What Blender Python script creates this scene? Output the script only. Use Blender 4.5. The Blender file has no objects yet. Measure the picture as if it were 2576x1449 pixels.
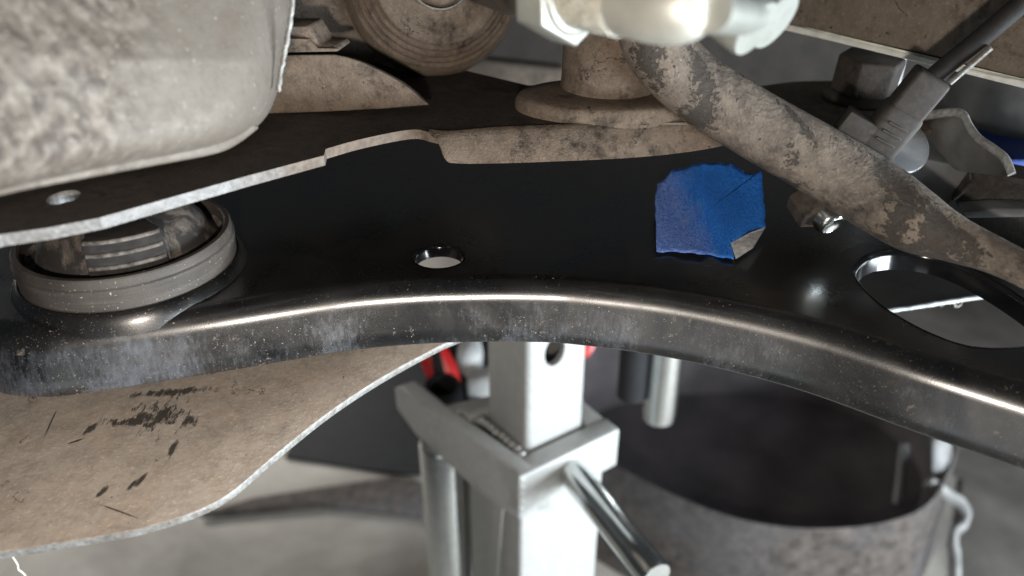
import bpy, bmesh, math, random
from mathutils import Vector as V, Matrix
random.seed(7)
scene = bpy.context.scene
COL = scene.collection

# ------------------------------------------------------------------ camera
FPX = 1983.0                                   # focal length in photo pixels (2576 wide)
PITCH = math.radians(30)
CAM = V((0, 0, .13))                           # 13 cm above the top sheet of the control arm
FW = V((0, math.cos(PITCH), -math.sin(PITCH))); UP = V((0, math.sin(PITCH), math.cos(PITCH))); RT = V((1, 0, 0))
cd = bpy.data.cameras.new('camera'); cam = bpy.data.objects.new('camera', cd); COL.objects.link(cam)
cam.location = CAM; cam.rotation_euler = (math.pi/2 - PITCH, 0, 0)
cd.sensor_width = 36; cd.lens = 36*FPX/2576
cd.clip_start = .005; cd.clip_end = 60
cd.dof.use_dof = True; cd.dof.focus_distance = .262; cd.dof.aperture_fstop = 7.8
scene.camera = cam

# ------------------------------------------------------------------ light
w = bpy.data.worlds.new('World'); scene.world = w; w.use_nodes = True
bg = w.node_tree.nodes['Background']; bg.inputs[0].default_value = (.80, .90, 1.0, 1); bg.inputs[1].default_value = .030

def area(name, loc, target, size, energy, col, sy=None):
    l = bpy.data.lights.new(name, 'AREA'); l.energy = energy; l.color = col; l.size = size
    if sy: l.shape = 'RECTANGLE'; l.size_y = sy
    o = bpy.data.objects.new(name, l); COL.objects.link(o); o.location = loc
    o.rotation_euler = (V(target) - V(loc)).to_track_quat('-Z', 'Y').to_euler()
    return o
area('work_lamp', (-.012, -.060, .093), (-.01, .26, .0), .012, .62, (1.0, .89, .78))
area('door_daylight', (.82, -.30, -.20), (.03, .42, -.27), .45, 16, (.86, .94, 1.0), .30)
area('side_daylight', (.90, .12, -.08), (.1, .27, .05), .35, 6.0, (.86, .95, 1.0), .25)
area('floor_fill', (-.75, 1.05, -.05), (-.22, .55, -.56), .40, 8.0, (1.0, .97, .92), .25)  # fill lamp added to brighten the concrete at lower left
area('front_glow', (-.25, -.55, -.22), (-.10, .2, .02), .40, .28, (.88, .95, 1.0), .25)
scene.view_settings.view_transform = 'Standard'; scene.view_settings.look = 'None'
scene.view_settings.exposure = .55; scene.view_settings.gamma = 1
scene.cycles.use_denoising = True
scene.cycles.max_bounces = 6

# ------------------------------------------------------------------ geometry helpers
def ray(x, y): return FW + RT*((x - 1288)/FPX) + UP*((724.5 - y)/FPX)
def at(x, y, d): return CAM + ray(x, y)*d                       # a point d metres ahead
def onz(x, y, z): r = ray(x, y); return CAM + r*((z - CAM.z)/r.z)   # a point at height z

def cr(pts, n=8, closed=False):
    """Catmull-Rom through tuples"""
    pts = [tuple(p) for p in pts]; N = len(pts); out = []
    g = (lambda i: pts[i % N]) if closed else (lambda i: pts[max(0, min(N-1, i))])
    for i in range(N if closed else N-1):
        a, b, c, d = g(i-1), g(i), g(i+1), g(i+2)
        for k in range(n):
            t = k/n
            out.append(tuple(.5*(2*b[j] + (c[j]-a[j])*t + (2*a[j]-5*b[j]+4*c[j]-d[j])*t*t + (3*b[j]-a[j]-3*c[j]+d[j])*t**3) for j in range(len(b))))
    if not closed: out.append(pts[-1])
    return out

def empty(name, loc, label, cat, group=None):
    o = bpy.data.objects.new(name, None); COL.objects.link(o); o.location = loc; o.empty_display_size = .01
    o['label'] = label; o['category'] = cat
    if group: o['group'] = group
    return o
def tag(o, label, cat, group=None):
    o['label'] = label; o['category'] = cat
    if group: o['group'] = group
    return o

def obj(name, verts, faces, mats, parent=None, smooth=True, mi=None, flat=None, root=None, fix=True):
    me = bpy.data.meshes.new(name)
    off = V((0, 0, 0))
    pp = parent
    while pp: off += pp.location; pp = pp.parent
    if not parent:                                              # single-mesh thing: origin at its base centre
        n = len(verts); off = V((sum(v[0] for v in verts)/n, sum(v[1] for v in verts)/n, min(v[2] for v in verts)))
    me.from_pydata([tuple(V(v) - off) for v in verts], [], faces)
    if not isinstance(mats, (list, tuple)): mats = [mats]
    for m in mats: me.materials.append(m)
    if fix:
        bm = bmesh.new(); bm.from_mesh(me); bmesh.ops.recalc_face_normals(bm, faces=bm.faces); bm.to_mesh(me); bm.free()
    if mi:
        for i, k in enumerate(mi): me.polygons[i].material_index = k
    for i, p in enumerate(me.polygons): p.use_smooth = bool(smooth) and not (flat and i in flat)
    o = bpy.data.objects.new(name, me); COL.objects.link(o)
    if parent: o.parent = parent
    else: o.location = off
    return o

def bevel(o, w, seg=2, ang=35, smooth_angle=40):
    me = o.data; bm = bmesh.new(); bm.from_mesh(me)
    es = [e for e in bm.edges if len(e.link_faces) == 2 and e.calc_face_angle(0) > math.radians(ang)]
    bmesh.ops.bevel(bm, geom=es, offset=w, segments=seg, profile=.5, affect='EDGES', clamp_overlap=True, material=-1)
    bm.to_mesh(me); bm.free()
    for p in me.polygons: p.use_smooth = True
    me.set_sharp_from_angle(angle=math.radians(smooth_angle))
    return o
def sharp(o, a=40):
    o.data.set_sharp_from_angle(angle=math.radians(a)); return o

def slab(name, pts, ext, mats, parent=None, bev=.0006, seg=2, edge_mat=False):
    """outline of 3D points pushed along ext: a real plate. edge_mat: the second material goes on the cut edge"""
    n = len(pts); pts = [V(p) for p in pts]; ext = V(ext)
    v = pts + [p + ext for p in pts]
    f = [list(range(n)), list(range(2*n-1, n-1, -1))] + [[i, (i+1) % n, n+(i+1) % n, n+i] for i in range(n)]
    o = obj(name, v, f, mats, parent, smooth=False, mi=[0, 0] + [1 if edge_mat else 0]*n)
    if bev: bevel(o, bev, seg, 50)
    return o

def lathe(name, prof, org, axis, mat, parent=None, seg=64, smooth=38, arc=None, wob=0):
    """prof: (radius, height) along axis"""
    axis = V(axis).normalized(); x = axis.orthogonal().normalized(); y = axis.cross(x); org = V(org)
    v = []; f = []
    for r, h in prof:
        for k in range(seg):
            a = 2*math.pi*k/seg
            v.append(org + axis*h + (x*math.cos(a) + y*math.sin(a))*max(r, 1e-5)*(1+wob*math.sin(5*a+h*900)))
    for i in range(len(prof)-1):
        for k in range(seg):
            f.append([i*seg+k, i*seg+(k+1) % seg, (i+1)*seg+(k+1) % seg, (i+1)*seg+k])
    o = obj(name, v, f, mat, parent)
    return sharp(o, smooth)

def sweep(name, pts, rads, mat, parent=None, seg=24, up=(0, 0, 1), cap=True, smooth=50):
    """tube along pts; rads: radius or (side, height) pairs"""
    pts = [V(p) for p in pts]; v = []; f = []; n = len(pts)
    for i, p in enumerate(pts):
        t = (pts[min(i+1, n-1)] - pts[max(i-1, 0)]).normalized()
        s = t.cross(V(up)).normalized(); u = s.cross(t).normalized()
        r = rads[i] if isinstance(rads, list) else rads
        ra, rb = r if isinstance(r, tuple) else (r, r)
        for k in range(seg):
            a = 2*math.pi*k/seg; v.append(p + s*math.cos(a)*ra + u*math.sin(a)*rb)
    for i in range(n-1):
        for k in range(seg): f.append([i*seg+k, i*seg+(k+1) % seg, (i+1)*seg+(k+1) % seg, (i+1)*seg+k])
    if cap: f.append(list(range(seg))); f.append(list(range((n-1)*seg, n*seg)))
    return sharp(obj(name, v, f, mat, parent), smooth)

def box(name, c, ax, ay, az, mat, parent=None, bev=.001, seg=2):
    """c centre; ax, ay, az half-extent vectors"""
    c = V(c); ax, ay, az = V(ax), V(ay), V(az)
    v = [c + ax*i + ay*j + az*k for i in (-1, 1) for j in (-1, 1) for k in (-1, 1)]
    f = [[0, 1, 3, 2], [4, 6, 7, 5], [0, 4, 5, 1], [2, 3, 7, 6], [0, 2, 6, 4], [1, 5, 7, 3]]
    o = obj(name, v, f, mat, parent, smooth=False)
    if bev: bevel(o, bev, seg)
    return o

# ------------------------------------------------------------------ materials
class Mat:
    def __init__(s, name):
        s.m = bpy.data.materials.new(name); s.m.use_nodes = True; s.t = s.m.node_tree; s.b = s.t.nodes['Principled BSDF']
        s.tc = s.t.nodes.new('ShaderNodeTexCoord').outputs['Object']
    def n(s, typ, **kw):
        q = s.t.nodes.new(typ)
        for k, v in kw.items(): setattr(q, k, v)
        return q
    def lk(s, a, b): s.t.links.new(a, b)
    def coords(s, scale=(1, 1, 1), rot=(0, 0, 0), loc=(0, 0, 0)):
        q = s.n('ShaderNodeMapping'); q.inputs['Scale'].default_value = scale; q.inputs['Rotation'].default_value = rot; q.inputs['Location'].default_value = loc
        s.lk(s.tc, q.inputs['Vector']); return q.outputs[0]
    def noise(s, scale, detail=4, rough=.55, dist=0, co=None):
        q = s.n('ShaderNodeTexNoise'); q.inputs['Scale'].default_value = scale; q.inputs['Detail'].default_value = detail
        q.inputs['Roughness'].default_value = rough; q.inputs['Distortion'].default_value = dist
        s.lk(co or s.tc, q.inputs['Vector']); return q.outputs['Fac']
    def vor(s, scale, co=None, feat='F1'):
        q = s.n('ShaderNodeTexVoronoi', feature=feat); q.inputs['Scale'].default_value = scale; s.lk(co or s.tc, q.inputs['Vector']); return q.outputs['Distance']
    def ramp(s, fac, lo, hi, a=0.0, b=1.0):
        q = s.n('ShaderNodeMapRange'); q.clamp = True
        q.inputs[1].default_value = lo; q.inputs[2].default_value = hi; q.inputs[3].default_value = a; q.inputs[4].default_value = b
        s.lk(fac, q.inputs[0]); return q.outputs[0]
    def mul(s, a, b, op='MULTIPLY'):
        q = s.n('ShaderNodeMath', operation=op)
        for i, x in enumerate((a, b)):
            if isinstance(x, (int, float)): q.inputs[i].default_value = x
            else: s.lk(x, q.inputs[i])
        return q.outputs[0]
    def mix(s, fac, a, b):
        q = s.n('ShaderNodeMix', data_type='RGBA')
        if isinstance(fac, (int, float)): q.inputs[0].default_value = fac
        else: s.lk(fac, q.inputs[0])
        for i, x in ((6, a), (7, b)):
            if isinstance(x, tuple): q.inputs[i].default_value = (*x[:3], 1)
            else: s.lk(x, q.inputs[i])
        return q.outputs[2]
    def z(s):
        g = s.n('ShaderNodeNewGeometry'); x = s.n('ShaderNodeSeparateXYZ'); s.lk(g.outputs['Position'], x.inputs[0]); return x.outputs
    def color(s, c):
        if isinstance(c, tuple): s.b.inputs['Base Color'].default_value = (*c, 1)
        else: s.lk(c, s.b.inputs['Base Color'])
        return s
    def rough(s, r):
        if isinstance(r, (int, float)): s.b.inputs['Roughness'].default_value = r
        else: s.lk(r, s.b.inputs['Roughness'])
        return s
    def metal(s, r):
        if isinstance(r, (int, float)): s.b.inputs['Metallic'].default_value = r
        else: s.lk(r, s.b.inputs['Metallic'])
        return s
    def bump(s, h, dist, strength=1.0):
        q = s.n('ShaderNodeBump'); q.inputs['Distance'].default_value = dist; q.inputs['Strength'].default_value = strength
        s.lk(h, q.inputs['Height']); s.lk(q.outputs[0], s.b.inputs['Normal']); return s

def plain(name, col, rough=.5, metal=0.0, nscale=0, var=.25, bump=0):
    m = Mat(name)
    if nscale:
        f = m.noise(nscale, 5)
        m.color(m.mix(m.ramp(f, .35, .65), tuple(c*(1-var) for c in col), tuple(min(1, c*(1+var)) for c in col)))
        if bump: m.bump(f, bump)
    else: m.color(col)
    m.rough(rough).metal(metal)
    return m.m

def dusty(name, a, b, dark, scale=55, cover=.60, soft=.05, bumpd=.0004, streak=None, speck=.72, wear=None, marks=None, mott=.75):
    """dirt-caked steel: two dust tones, the black coating showing through in worn patches, specks"""
    m = Mat(name)
    big = m.noise(scale*.7, 5, .65); mid = m.noise(scale*5, 6, .78); fin = m.noise(scale*22, 4, .7)
    c = m.mix(m.ramp(big, .3, .7), a, b)
    c = m.mix(m.ramp(mid, .42, .72, 0, mott), c, tuple(x*.50 for x in a))
    c = m.mix(m.ramp(m.noise(scale*2.2, 6, .7), .52, .72, 0, .5), c, (a[0]*1.10, a[1]*.96, a[2]*.84))
    c = m.mix(m.ramp(fin, .56, .70, 0, .45), c, tuple(min(1, x*1.55) for x in b))
    co = m.coords(*streak) if streak else None
    pt = m.mul(m.noise(scale, 6, .72, .3, co), m.mul(m.noise(scale*5, 7, .8), .30), 'ADD')
    if wear: pt = m.mul(pt, m.ramp(m.z()[0], wear[0], wear[1], 0, wear[2]), 'ADD')
    patch = m.mul(m.ramp(pt, cover+.13, cover+.13+soft*1.6), m.ramp(m.noise(scale*9, 6, .8), .30, .58, .35, 1))
    lines = m.mul(m.noise(scale*.9, 6, .6, .6, m.coords((1, 1, 1), (.3, .2, .9), (5, 2, 1))), .5, 'SUBTRACT')
    ab = m.n('ShaderNodeMath', operation='ABSOLUTE'); m.lk(lines, ab.inputs[0])
    crack = m.mul(m.ramp(ab.outputs[0], .0045, .0015), m.ramp(m.noise(scale*1.3, 3, .5, 0, m.coords((1, 1, 1), (0, 0, 0), (2, 7, 3))), .585, .64, 0, .8))
    patch = m.mul(patch, crack, 'MAXIMUM')
    patch = m.mul(patch, m.ramp(m.noise(scale*3.1, 7, .82), .655, .69, 0, .9), 'MAXIMUM')
    jag = m.noise(430, 5, .8, .2, m.coords((1, .35, 1), (0, 0, .1))) if marks else None
    for (cx, cy, rx, ry, rot, edge) in (marks or []):           # scrapes with a shape of their own
        q = m.n('ShaderNodeVectorMath', operation='SUBTRACT'); g = m.n('ShaderNodeNewGeometry'); m.lk(g.outputs['Position'], q.inputs[0]); q.inputs[1].default_value = (cx, cy, 0)
        mp_ = m.n('ShaderNodeMapping', vector_type='TEXTURE'); mp_.inputs['Rotation'].default_value = (0, 0, rot); mp_.inputs['Scale'].default_value = (rx, ry, 1e3); m.lk(q.outputs[0], mp_.inputs['Vector'])
        ln = m.n('ShaderNodeVectorMath', operation='LENGTH'); m.lk(mp_.outputs[0], ln.inputs[0])
        dd = m.mul(ln.outputs['Value'], m.mul(m.mul(jag, .5, 'SUBTRACT'), edge), 'ADD')
        patch = m.mul(patch, m.ramp(dd, 1.0, .55, 0, .85), 'MAXIMUM')
    sp = m.ramp(m.noise(scale*16, 2, .5), speck, speck+.04, 0, .8)
    msk = m.mul(patch, sp, 'MAXIMUM')
    c = m.mix(msk, c, dark)
    m.color(c).rough(m.ramp(msk, 0, 1, .88, .55))
    m.b.inputs['Specular IOR Level'].default_value = .25
    m.bump(m.mul(m.mul(mid, m.mul(fin, .6), 'ADD'), m.mul(msk, .7), 'SUBTRACT'), bumpd*1.5, .9)
    return m.m

BEIGE1, BEIGE2, COAT = (.122, .094, .072), (.180, .143, .112), (.015, .013, .012)
M_DUST = dusty('dust_caked_steel', BEIGE1, BEIGE2, COAT, 45, .56, .09)
def on_low(x, y, rx, ry, rot, edge):
    r = FW + RT*((x - 1288)/FPX) + UP*((724.5 - y)/FPX); p = CAM + r*((-.040 - CAM.z)/r.z); return (p.x, p.y, rx, ry, math.radians(rot), edge)
LOW_MARKS = [on_low(398, 1045, .0075, .0062, 0, 8), on_low(330, 1060, .0085, .0022, 4, 6), on_low(440, 985, .016, .0022, 8, 4), on_low(232, 1075, .0013, .004, -12, 4),
             on_low(433, 1132, .0011, .0052, 6, 2.5), on_low(258, 1236, .0012, .0030, -14, 2.2), on_low(334, 1218, .0010, .0030, -12, 2.0), on_low(352, 1208, .0010, .0034, -10, 2.0),
             on_low(300, 1286, .0085, .0003, -22, .8), on_low(128, 1062, .0003, .0085, 12, .8), on_low(480, 1060, .003, .0026, 0, 5), on_low(195, 1108, .0026, .0006, 30, 3)]
M_LOWER = dusty('lit_dust_on_lower_plate', (.47, .40, .335), (.56, .49, .42), COAT, 30, .74, .03, .0002, None, .75, None, LOW_MARKS)  # dust coloured paler to carry the stronger light on this plate
def on_bar(x, y, rx, ry, edge, tilt=0):
    a = CAM + (FW + RT*((2200 - 1288)/FPX) + UP*((724.5 - 490)/FPX))*.257; b = CAM + (FW + RT*((2500 - 1288)/FPX) + UP*((724.5 - 642)/FPX))*.236
    kn = [(1600, .257), (1728, .261), (1885, .262), (2060, .260), (2200, .257), (2300, .250), (2400, .243), (2500, .236), (2600, .229)]
    d = next(k0[1] + (k1[1]-k0[1])*(x-k0[0])/(k1[0]-k0[0]) for k0, k1 in zip(kn, kn[1:]) if k0[0] <= x <= k1[0]) - .0075; p = CAM + (FW + RT*((x - 1288)/FPX) + UP*((724.5 - y)/FPX))*d
    return (p.x, p.y, rx, ry*1.3, math.atan2(b.y-a.y, b.x-a.x) + math.radians(tilt), edge)
BAR_MARKS = [on_bar(2270, 470, .013, .0036, 4.5), on_bar(2380, 540, .014, .0026, 4), on_bar(2255, 572, .0040, .0020, 5, 30), on_bar(2400, 610, .015, .0008, 3), on_bar(2480, 632, .014, .0011, 4),
             on_bar(2520, 670, .013, .0007, 3), on_bar(2340, 595, .006, .0008, 4), on_bar(1620, 150, .006, .0030, 6, 40), on_bar(1760, 240, .008, .0024, 4.5), on_bar(2000, 330, .008, .0014, 4.5), on_bar(1990, 440, .003, .0010, 5)]
M_BAR = dusty('worn_bar_coating', (.165, .140, .117), (.225, .192, .160), (.036, .033, .031), 26, .47, .11, .0005, ((1, 1, 1), (0, 0, 0), (3, 1, 2)), .70, (.11, .17, .04), BAR_MARKS, .45)
M_BEAM = dusty('dusty_beam', (.15, .126, .102), (.21, .178, .145), (.018, .016, .015), 28, .56, .10, .0006)
M_DIM = dusty('dim_dusty_steel', (.10, .08, .065), (.16, .13, .105), COAT, 40, .52, .12)

M_PTOP = dusty('shaded_plate_top', (.040, .033, .028), (.066, .055, .046), (.010, .009, .008), 40, .50, .12)  # shade on the upper plate is put into these darker dust tones
def m_cut_edge():
    m = Mat('galvanised_cut_edge'); f = m.noise(700, 5, .6); g = m.noise(120, 4)
    ed_ = m.mix(m.ramp(f, .35, .7), (.17, .168, .16), (.33, .338, .335)); m.color(m.mix(m.ramp(m.noise(95, 7, .75), .44, .68, 0, .9), ed_, (.10, .083, .068)))
    m.rough(m.ramp(g, .3, .7, .35, .6)).metal(.25).bump(f, .0002); return m.m
M_EDGE = m_cut_edge()
def m_plate_rim():
    m = Mat('rim_bare_to_dusty'); f = m.noise(600, 5, .6); x = m.z()[0]
    t = m.ramp(m.mul(x, m.mul(m.mul(m.noise(90, 5, .7), .5, 'SUBTRACT'), .06), 'ADD'), -.085, -.058)
    c = m.mix(m.ramp(f, .35, .7), (.11, .107, .102), (.22, .222, .225)); d = m.mix(m.ramp(f, .3, .7), (.10, .08, .065), BEIGE2)
    m.color(m.mix(t, c, d)).rough(m.ramp(t, 0, 1, .42, .85)).bump(f, .0003); return m.m
M_RIM = m_plate_rim()

def m_black_arm():
    """gloss black e-coat with dust film, specks and a scuffed outer flange"""
    m = Mat('black_coated_steel'); z = m.z()
    film = m.ramp(m.noise(38, 6, .65, .6), .42, .78, 0, .42)
    fine = m.noise(2600, 2, .5)
    spk = m.ramp(m.noise(1300, 2, .45), .715, .74)
    spk = m.mul(spk, m.ramp(m.noise(60, 3), .40, .62)); spk = m.mul(spk, m.mul(m.ramp(m.noise(2600, 2, .4), .70, .73, 0, .8), m.ramp(m.noise(35, 4, .6), .42, .60)), 'MAXIMUM')
    # scuffs on the outer flange, below the roll of the edge
    low = m.ramp(m.mul(z[2], m.mul(m.mul(m.noise(140, 5, .7), .5, 'SUBTRACT'), .014), 'ADD'), -.0040, -.0080)
    sc = m.noise(38, 7, .70, .1, m.coords((1, 1, 1.0), (0, 0, .2)))
    streak = m.noise(520, 6, .78, .1, m.coords((1.7, 1.7, .16), (.25, .35, 0)))
    left = m.ramp(z[0], .03, -.12, -.03, .12)
    scf = m.ramp(m.mul(m.mul(sc, left, 'ADD'), m.mul(streak, .55), 'ADD'), .79, 1.05, 0, .45)
    scf = m.mul(scf, low)
    c = m.mix(film, (.0035, .0035, .004), (.032, .027, .022))
    c = m.mix(scf, c, (.15, .165, .195))
    mud = m.mul(m.ramp(m.noise(120, 8, .75, .5), .615, .68), low)
    c = m.mix(m.mul(mud, .8), c, (.20, .165, .13))
    c = m.mix(spk, c, (.34, .29, .23))
    m.color(c)
    r = m.mul(m.ramp(m.mul(film, .55, 'ADD'), .55, .97, .27, .46), m.ramp(m.mul(mud, scf, 'MAXIMUM'), 0, 1, 0, .35), 'ADD')
    m.rough(m.mul(r, m.mul(spk, .5), 'ADD'))
    m.bump(m.mul(fine, m.mul(spk, 2.5), 'ADD'), .00005, .6)
    m.b.inputs['Specular IOR Level'].default_value = .85; m.b.inputs['Coat Weight'].default_value = .8; m.b.inputs['Coat Roughness'].default_value = .19
    return m.m
M_ARM = m_black_arm()
M_ARMGLOSS = plain('clean_black_coat', (.006, .006, .007), .16, 0, 90, .5)

def m_rubber():
    m = Mat('dusty_black_rubber'); f = m.noise(90, 7, .7, .5); g = m.noise(1500, 3)
    c = m.mix(m.ramp(f, .48, .66), (.030, .027, .025), (.20, .17, .145)); m.color(c).rough(.75).bump(g, .0001); return m.m
M_RUBBER = m_rubber()
M_BLOCK = plain('ribbed_rubber', (.017, .015, .014), .9, 0, 300, .4)
M_RIB = plain('rubber_rib', (.10, .088, .077), .9, 0, 400, .6)
def m_ring():
    m = Mat('dusty_sleeve'); f = m.noise(60, 6, .65); g = m.noise(1800, 3); h = m.noise(40, 4, .6, 0, m.coords((1, 1, 26)))
    c = m.mix(m.ramp(f, .35, .7), (.038, .033, .029), (.072, .062, .054))
    c = m.mix(m.ramp(h, .5, .7, 0, .4), c, (.115, .098, .084))
    c = m.mix(m.ramp(m.noise(1300, 2), .70, .73), c, (.45, .38, .30))
    m.color(c).rough(.62).bump(g, .00012); return m.m
M_RING = m_ring()

def m_cast():
    m = Mat('dirty_cast_alloy'); x = m.z()[0]; f = m.noise(40, 6, .65); g = m.noise(420, 6, .7); v = m.noise(290, 3, .55)
    c = m.mix(m.ramp(f, .35, .68), (.112, .094, .077), (.165, .150, .131))
    c = m.mix(m.ramp(g, .46, .70, 0, .4), c, (.072, .060, .050))
    zone = m.mul(m.ramp(m.mul(x, m.mul(m.mul(m.noise(30, 4, .6), .5, 'SUBTRACT'), .09), 'ADD'), -.072, -.100), m.ramp(m.z()[2], .052, .074))
    pits = m.mul(m.ramp(v, .50, .62), zone)
    c = m.mix(m.mul(pits, .8), c, (.045, .034, .030))
    pale = m.mul(m.ramp(v, .46, .36), zone); c = m.mix(m.mul(pale, .7), c, (.24, .215, .185))
    c = m.mix(m.ramp(m.noise(800, 2), .67, .72, 0, .6), c, (.36, .33, .28))
    m.color(c).rough(m.ramp(g, .3, .7, .42, .75)); m.b.inputs['Specular IOR Level'].default_value = .5
    h = m.mul(m.mul(g, .22), m.mul(v, m.mul(zone, 1.5)), 'ADD')
    m.bump(h, .0008, .9); return m.m
M_CAST = m_cast()

def m_tape():
    m = Mat('blue_crepe_tape'); x = m.z()[0]; co = m.coords((1, .5, 1), (0, 0, .12)); f = m.noise(1700, 4, .6, .4, co); g = m.noise(90, 5, .6)
    fade = m.ramp(m.mul(x, m.mul(m.mul(g, .5, 'SUBTRACT'), .02), 'ADD'), .074, .064)       # left part rubbed pale, right edge fresh
    c = m.mix(m.ramp(f, .38, .66), (.015, .18, .92), (.06, .36, .99))
    c2 = m.mix(m.ramp(f, .36, .64), (.06, .19, .76), (.34, .48, .96))
    m.color(m.mix(m.mul(fade, .85), c, c2)).rough(.5).bump(m.mul(f, m.mul(g, .8), 'ADD'), .0010, 1.0); return m.m
M_TAPE = m_tape()
M_TAPEBACK = plain('tape_adhesive_side', (.55, .55, .55), .7, 0, 500, .25)

def m_silver(name, a, b, rough=.42, metal=.0):
    m = Mat(name); f = m.noise(160, 6, .65); g = m.noise(26, 5, .6, 1)
    c = m.mix(m.ramp(f, .3, .7), a, b); c = m.mix(m.ramp(g, .60, .74, 0, .45), c, tuple(x*.55 for x in a)); c = m.mix(m.ramp(m.noise(120, 8, .8), .66, .69, 0, .7), c, tuple(x*.3 for x in a))
    m.color(c).rough(rough).metal(metal).bump(f, .0002, .5); return m.m
M_STAND = m_silver('silver_paint', (.34, .345, .335), (.42, .425, .415), .45, .15)
M_CHROME = m_silver('polished_steel', (.58, .60, .59), (.72, .74, .73), .22, 1.0)
M_ZINC = m_silver('zinc_plated', (.30, .315, .29), (.40, .415, .385), .42, .55)
def m_rod():
    m = Mat('gritty_zinc_rod'); f = m.noise(900, 4, .7); g = m.noise(60, 4)
    c = m.mix(m.ramp(g, .4, .62), (.66, .66, .60), (.42, .39, .31)); m.color(c).metal(.85)
    m.rough(m.ramp(f, .3, .7, .18, .5)).bump(f, .0012, .8); return m.m
M_ROD = m_rod()
M_ROD2 = m_silver('smooth_zinc_rod', (.44, .445, .40), (.54, .545, .50), .50, .6)
M_STEEL = dusty('brown_dusty_bolt', (.050, .041, .034), (.090, .074, .062), (.015, .013, .012), 90, .55, .1, .0003)
M_BOLT = dusty('dark_bolt', (.026, .021, .018), (.052, .043, .036), (.010, .009, .009), 90, .5, .1, .0003)
M_BLACKP = plain('black_plastic', (.018, .017, .017), .5, 0, 300, .3)
M_CONN = plain('dusty_grey_plastic', (.034, .030, .027), .75, 0, 500, .25, .0001)
M_CABLE = plain('black_cable_sleeve', (.008, .007, .007), .8, 0, 250, .45, .0003)
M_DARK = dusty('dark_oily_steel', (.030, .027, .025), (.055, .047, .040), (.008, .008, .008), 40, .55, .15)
M_GREYST = plain('grey_coated_steel', (.10, .10, .10), .42, .0, 60, .25)
M_WEB = plain('pale_grey_sheet', (.12, .12, .115), .4, .3, 80, .25)
M_UNDER = plain('brown_grey_sheet', (.15, .14, .122), .6, 0, 40, .25)
M_SHEET = plain('grey_brown_sheet', (.115, .105, .096), .7, 0, 12, .3)
M_LIP = plain('lit_lip_metal', (.72, .74, .69), .45, .1, 200, .12)  # metal lip with the daylight it catches put into the pale colour
M_CONN2 = plain('dull_grey_trim', (.20, .20, .195), .6, 0, 60, .3)
M_RED = plain('red_paint', (.52, .012, .012), .35, 0, 40, .2)
M_BLUE = plain('blue_plastic', (.003, .035, .22), .6, 0, 40, .15)
M_BLK = plain('black_rubber', (.006, .0065, .008), .85, 0, 60, .3)
M_THREAD = plain('pale_thread', (.65, .62, .56), .8)
M_PALE = plain('pale_plastic', (.48, .50, .50), .45, 0, 30, .1)
M_TUBIN = plain('dark_tub_inside', (.062, .053, .057), .8, 0, 14, .35)
def m_tubout():
    m = Mat('dusty_tub_outside'); f = m.noise(90, 7, .7); g = m.noise(14, 4)
    c = m.mix(m.ramp(f, .35, .68), (.022, .018, .016), (.115, .094, .082)); c = m.mix(m.ramp(g, .45, .65, 0, .5), c, (.085, .084, .088))
    m.color(c).rough(.8).bump(f, .002); return m.m
M_TUBOUT = m_tubout()
def m_floor():
    m = Mat('concrete_floor'); f = m.noise(9, 7, .65); g = m.noise(60, 6, .65); k = m.noise(2.2, 4, .6, .6)
    c = m.mix(m.ramp(f, .3, .7), (.28, .262, .235), (.40, .375, .34)); c = m.mix(m.ramp(g, .4, .75, 0, .45), c, (.42, .40, .365))
    c = m.mix(m.ramp(k, .50, .64, 0, .6), c, (.10, .09, .08))
    m.color(c).rough(.75).bump(g, .002, .6); return m.m
M_FLOOR = m_floor()
def m_clear():
    m = Mat('clear_clip_plastic'); m.color((.50, .52, .54)).rough(.25); m.b.inputs['Transmission Weight'].default_value = .75; m.b.inputs['IOR'].default_value = 1.4
    return m.m
M_CLEAR = m_clear()

# ================================================================== the setting
FLOOR_Z = -.56
fl = obj('floor', [(-6, -4, FLOOR_Z), (6, -4, FLOOR_Z), (6, 10, FLOOR_Z), (-6, 10, FLOOR_Z)], [[0, 1, 2, 3]], M_FLOOR, fix=False); fl['kind'] = 'structure'

# ================================================================== control arm
arm = empty('control_arm', (0, .235, -.02), 'glossy black curved control arm with scuffed front edge running across the picture', 'control arm')
H, RF = .0205, .0112
bot_px = [(-150, 735), (-140, 840), (-95, 935), (-20, 985), (100, 1001), (250, 986), (560, 937), (740, 906), (900, 881), (1060, 867), (1200, 862), (1320, 862), (1450, 869), (1700, 905), (2000, 980), (2300, 1088), (2576, 1185), (2760, 1255), (3000, 1345)]
B = [onz(x, y, -H) for x, y in cr(bot_px, 8)]
B = [V((p.x, p.y, 0)) for p in B]
def inward(i):
    t = (B[min(i+1, len(B)-1)] - B[max(i-1, 0)]).normalized(); return V((-t.y, t.x, 0))
INW = [inward(i) for i in range(len(B))]
RB = .0082
prof = [(RF, 0.0)] + [(RF - RB*math.sin(a), -RB*(1-math.cos(a))) for a in [math.radians(80)*k/14 for k in range(1, 15)]]
pe = prof[-1]; prof += [(pe[0]*(1-t), pe[1] + (-H+.0008 - pe[1])*t) for t in (.33, .66, 1.0)]
prof += [(.0002, -H+.0002), (.0008, -H), (.0018, -H), (.0024, -H+.0006), (.0040, -.012)]
NP = len(prof); v = []; f = []
for i, p in enumerate(B):
    for (ins, z) in prof: v.append(p + INW[i]*ins + V((0, 0, z)))
for i in range(len(B)-1):
    for k in range(NP-1): f.append([i*NP+k, i*NP+k+1, (i+1)*NP+k+1, (i+1)*NP+k])
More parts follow.
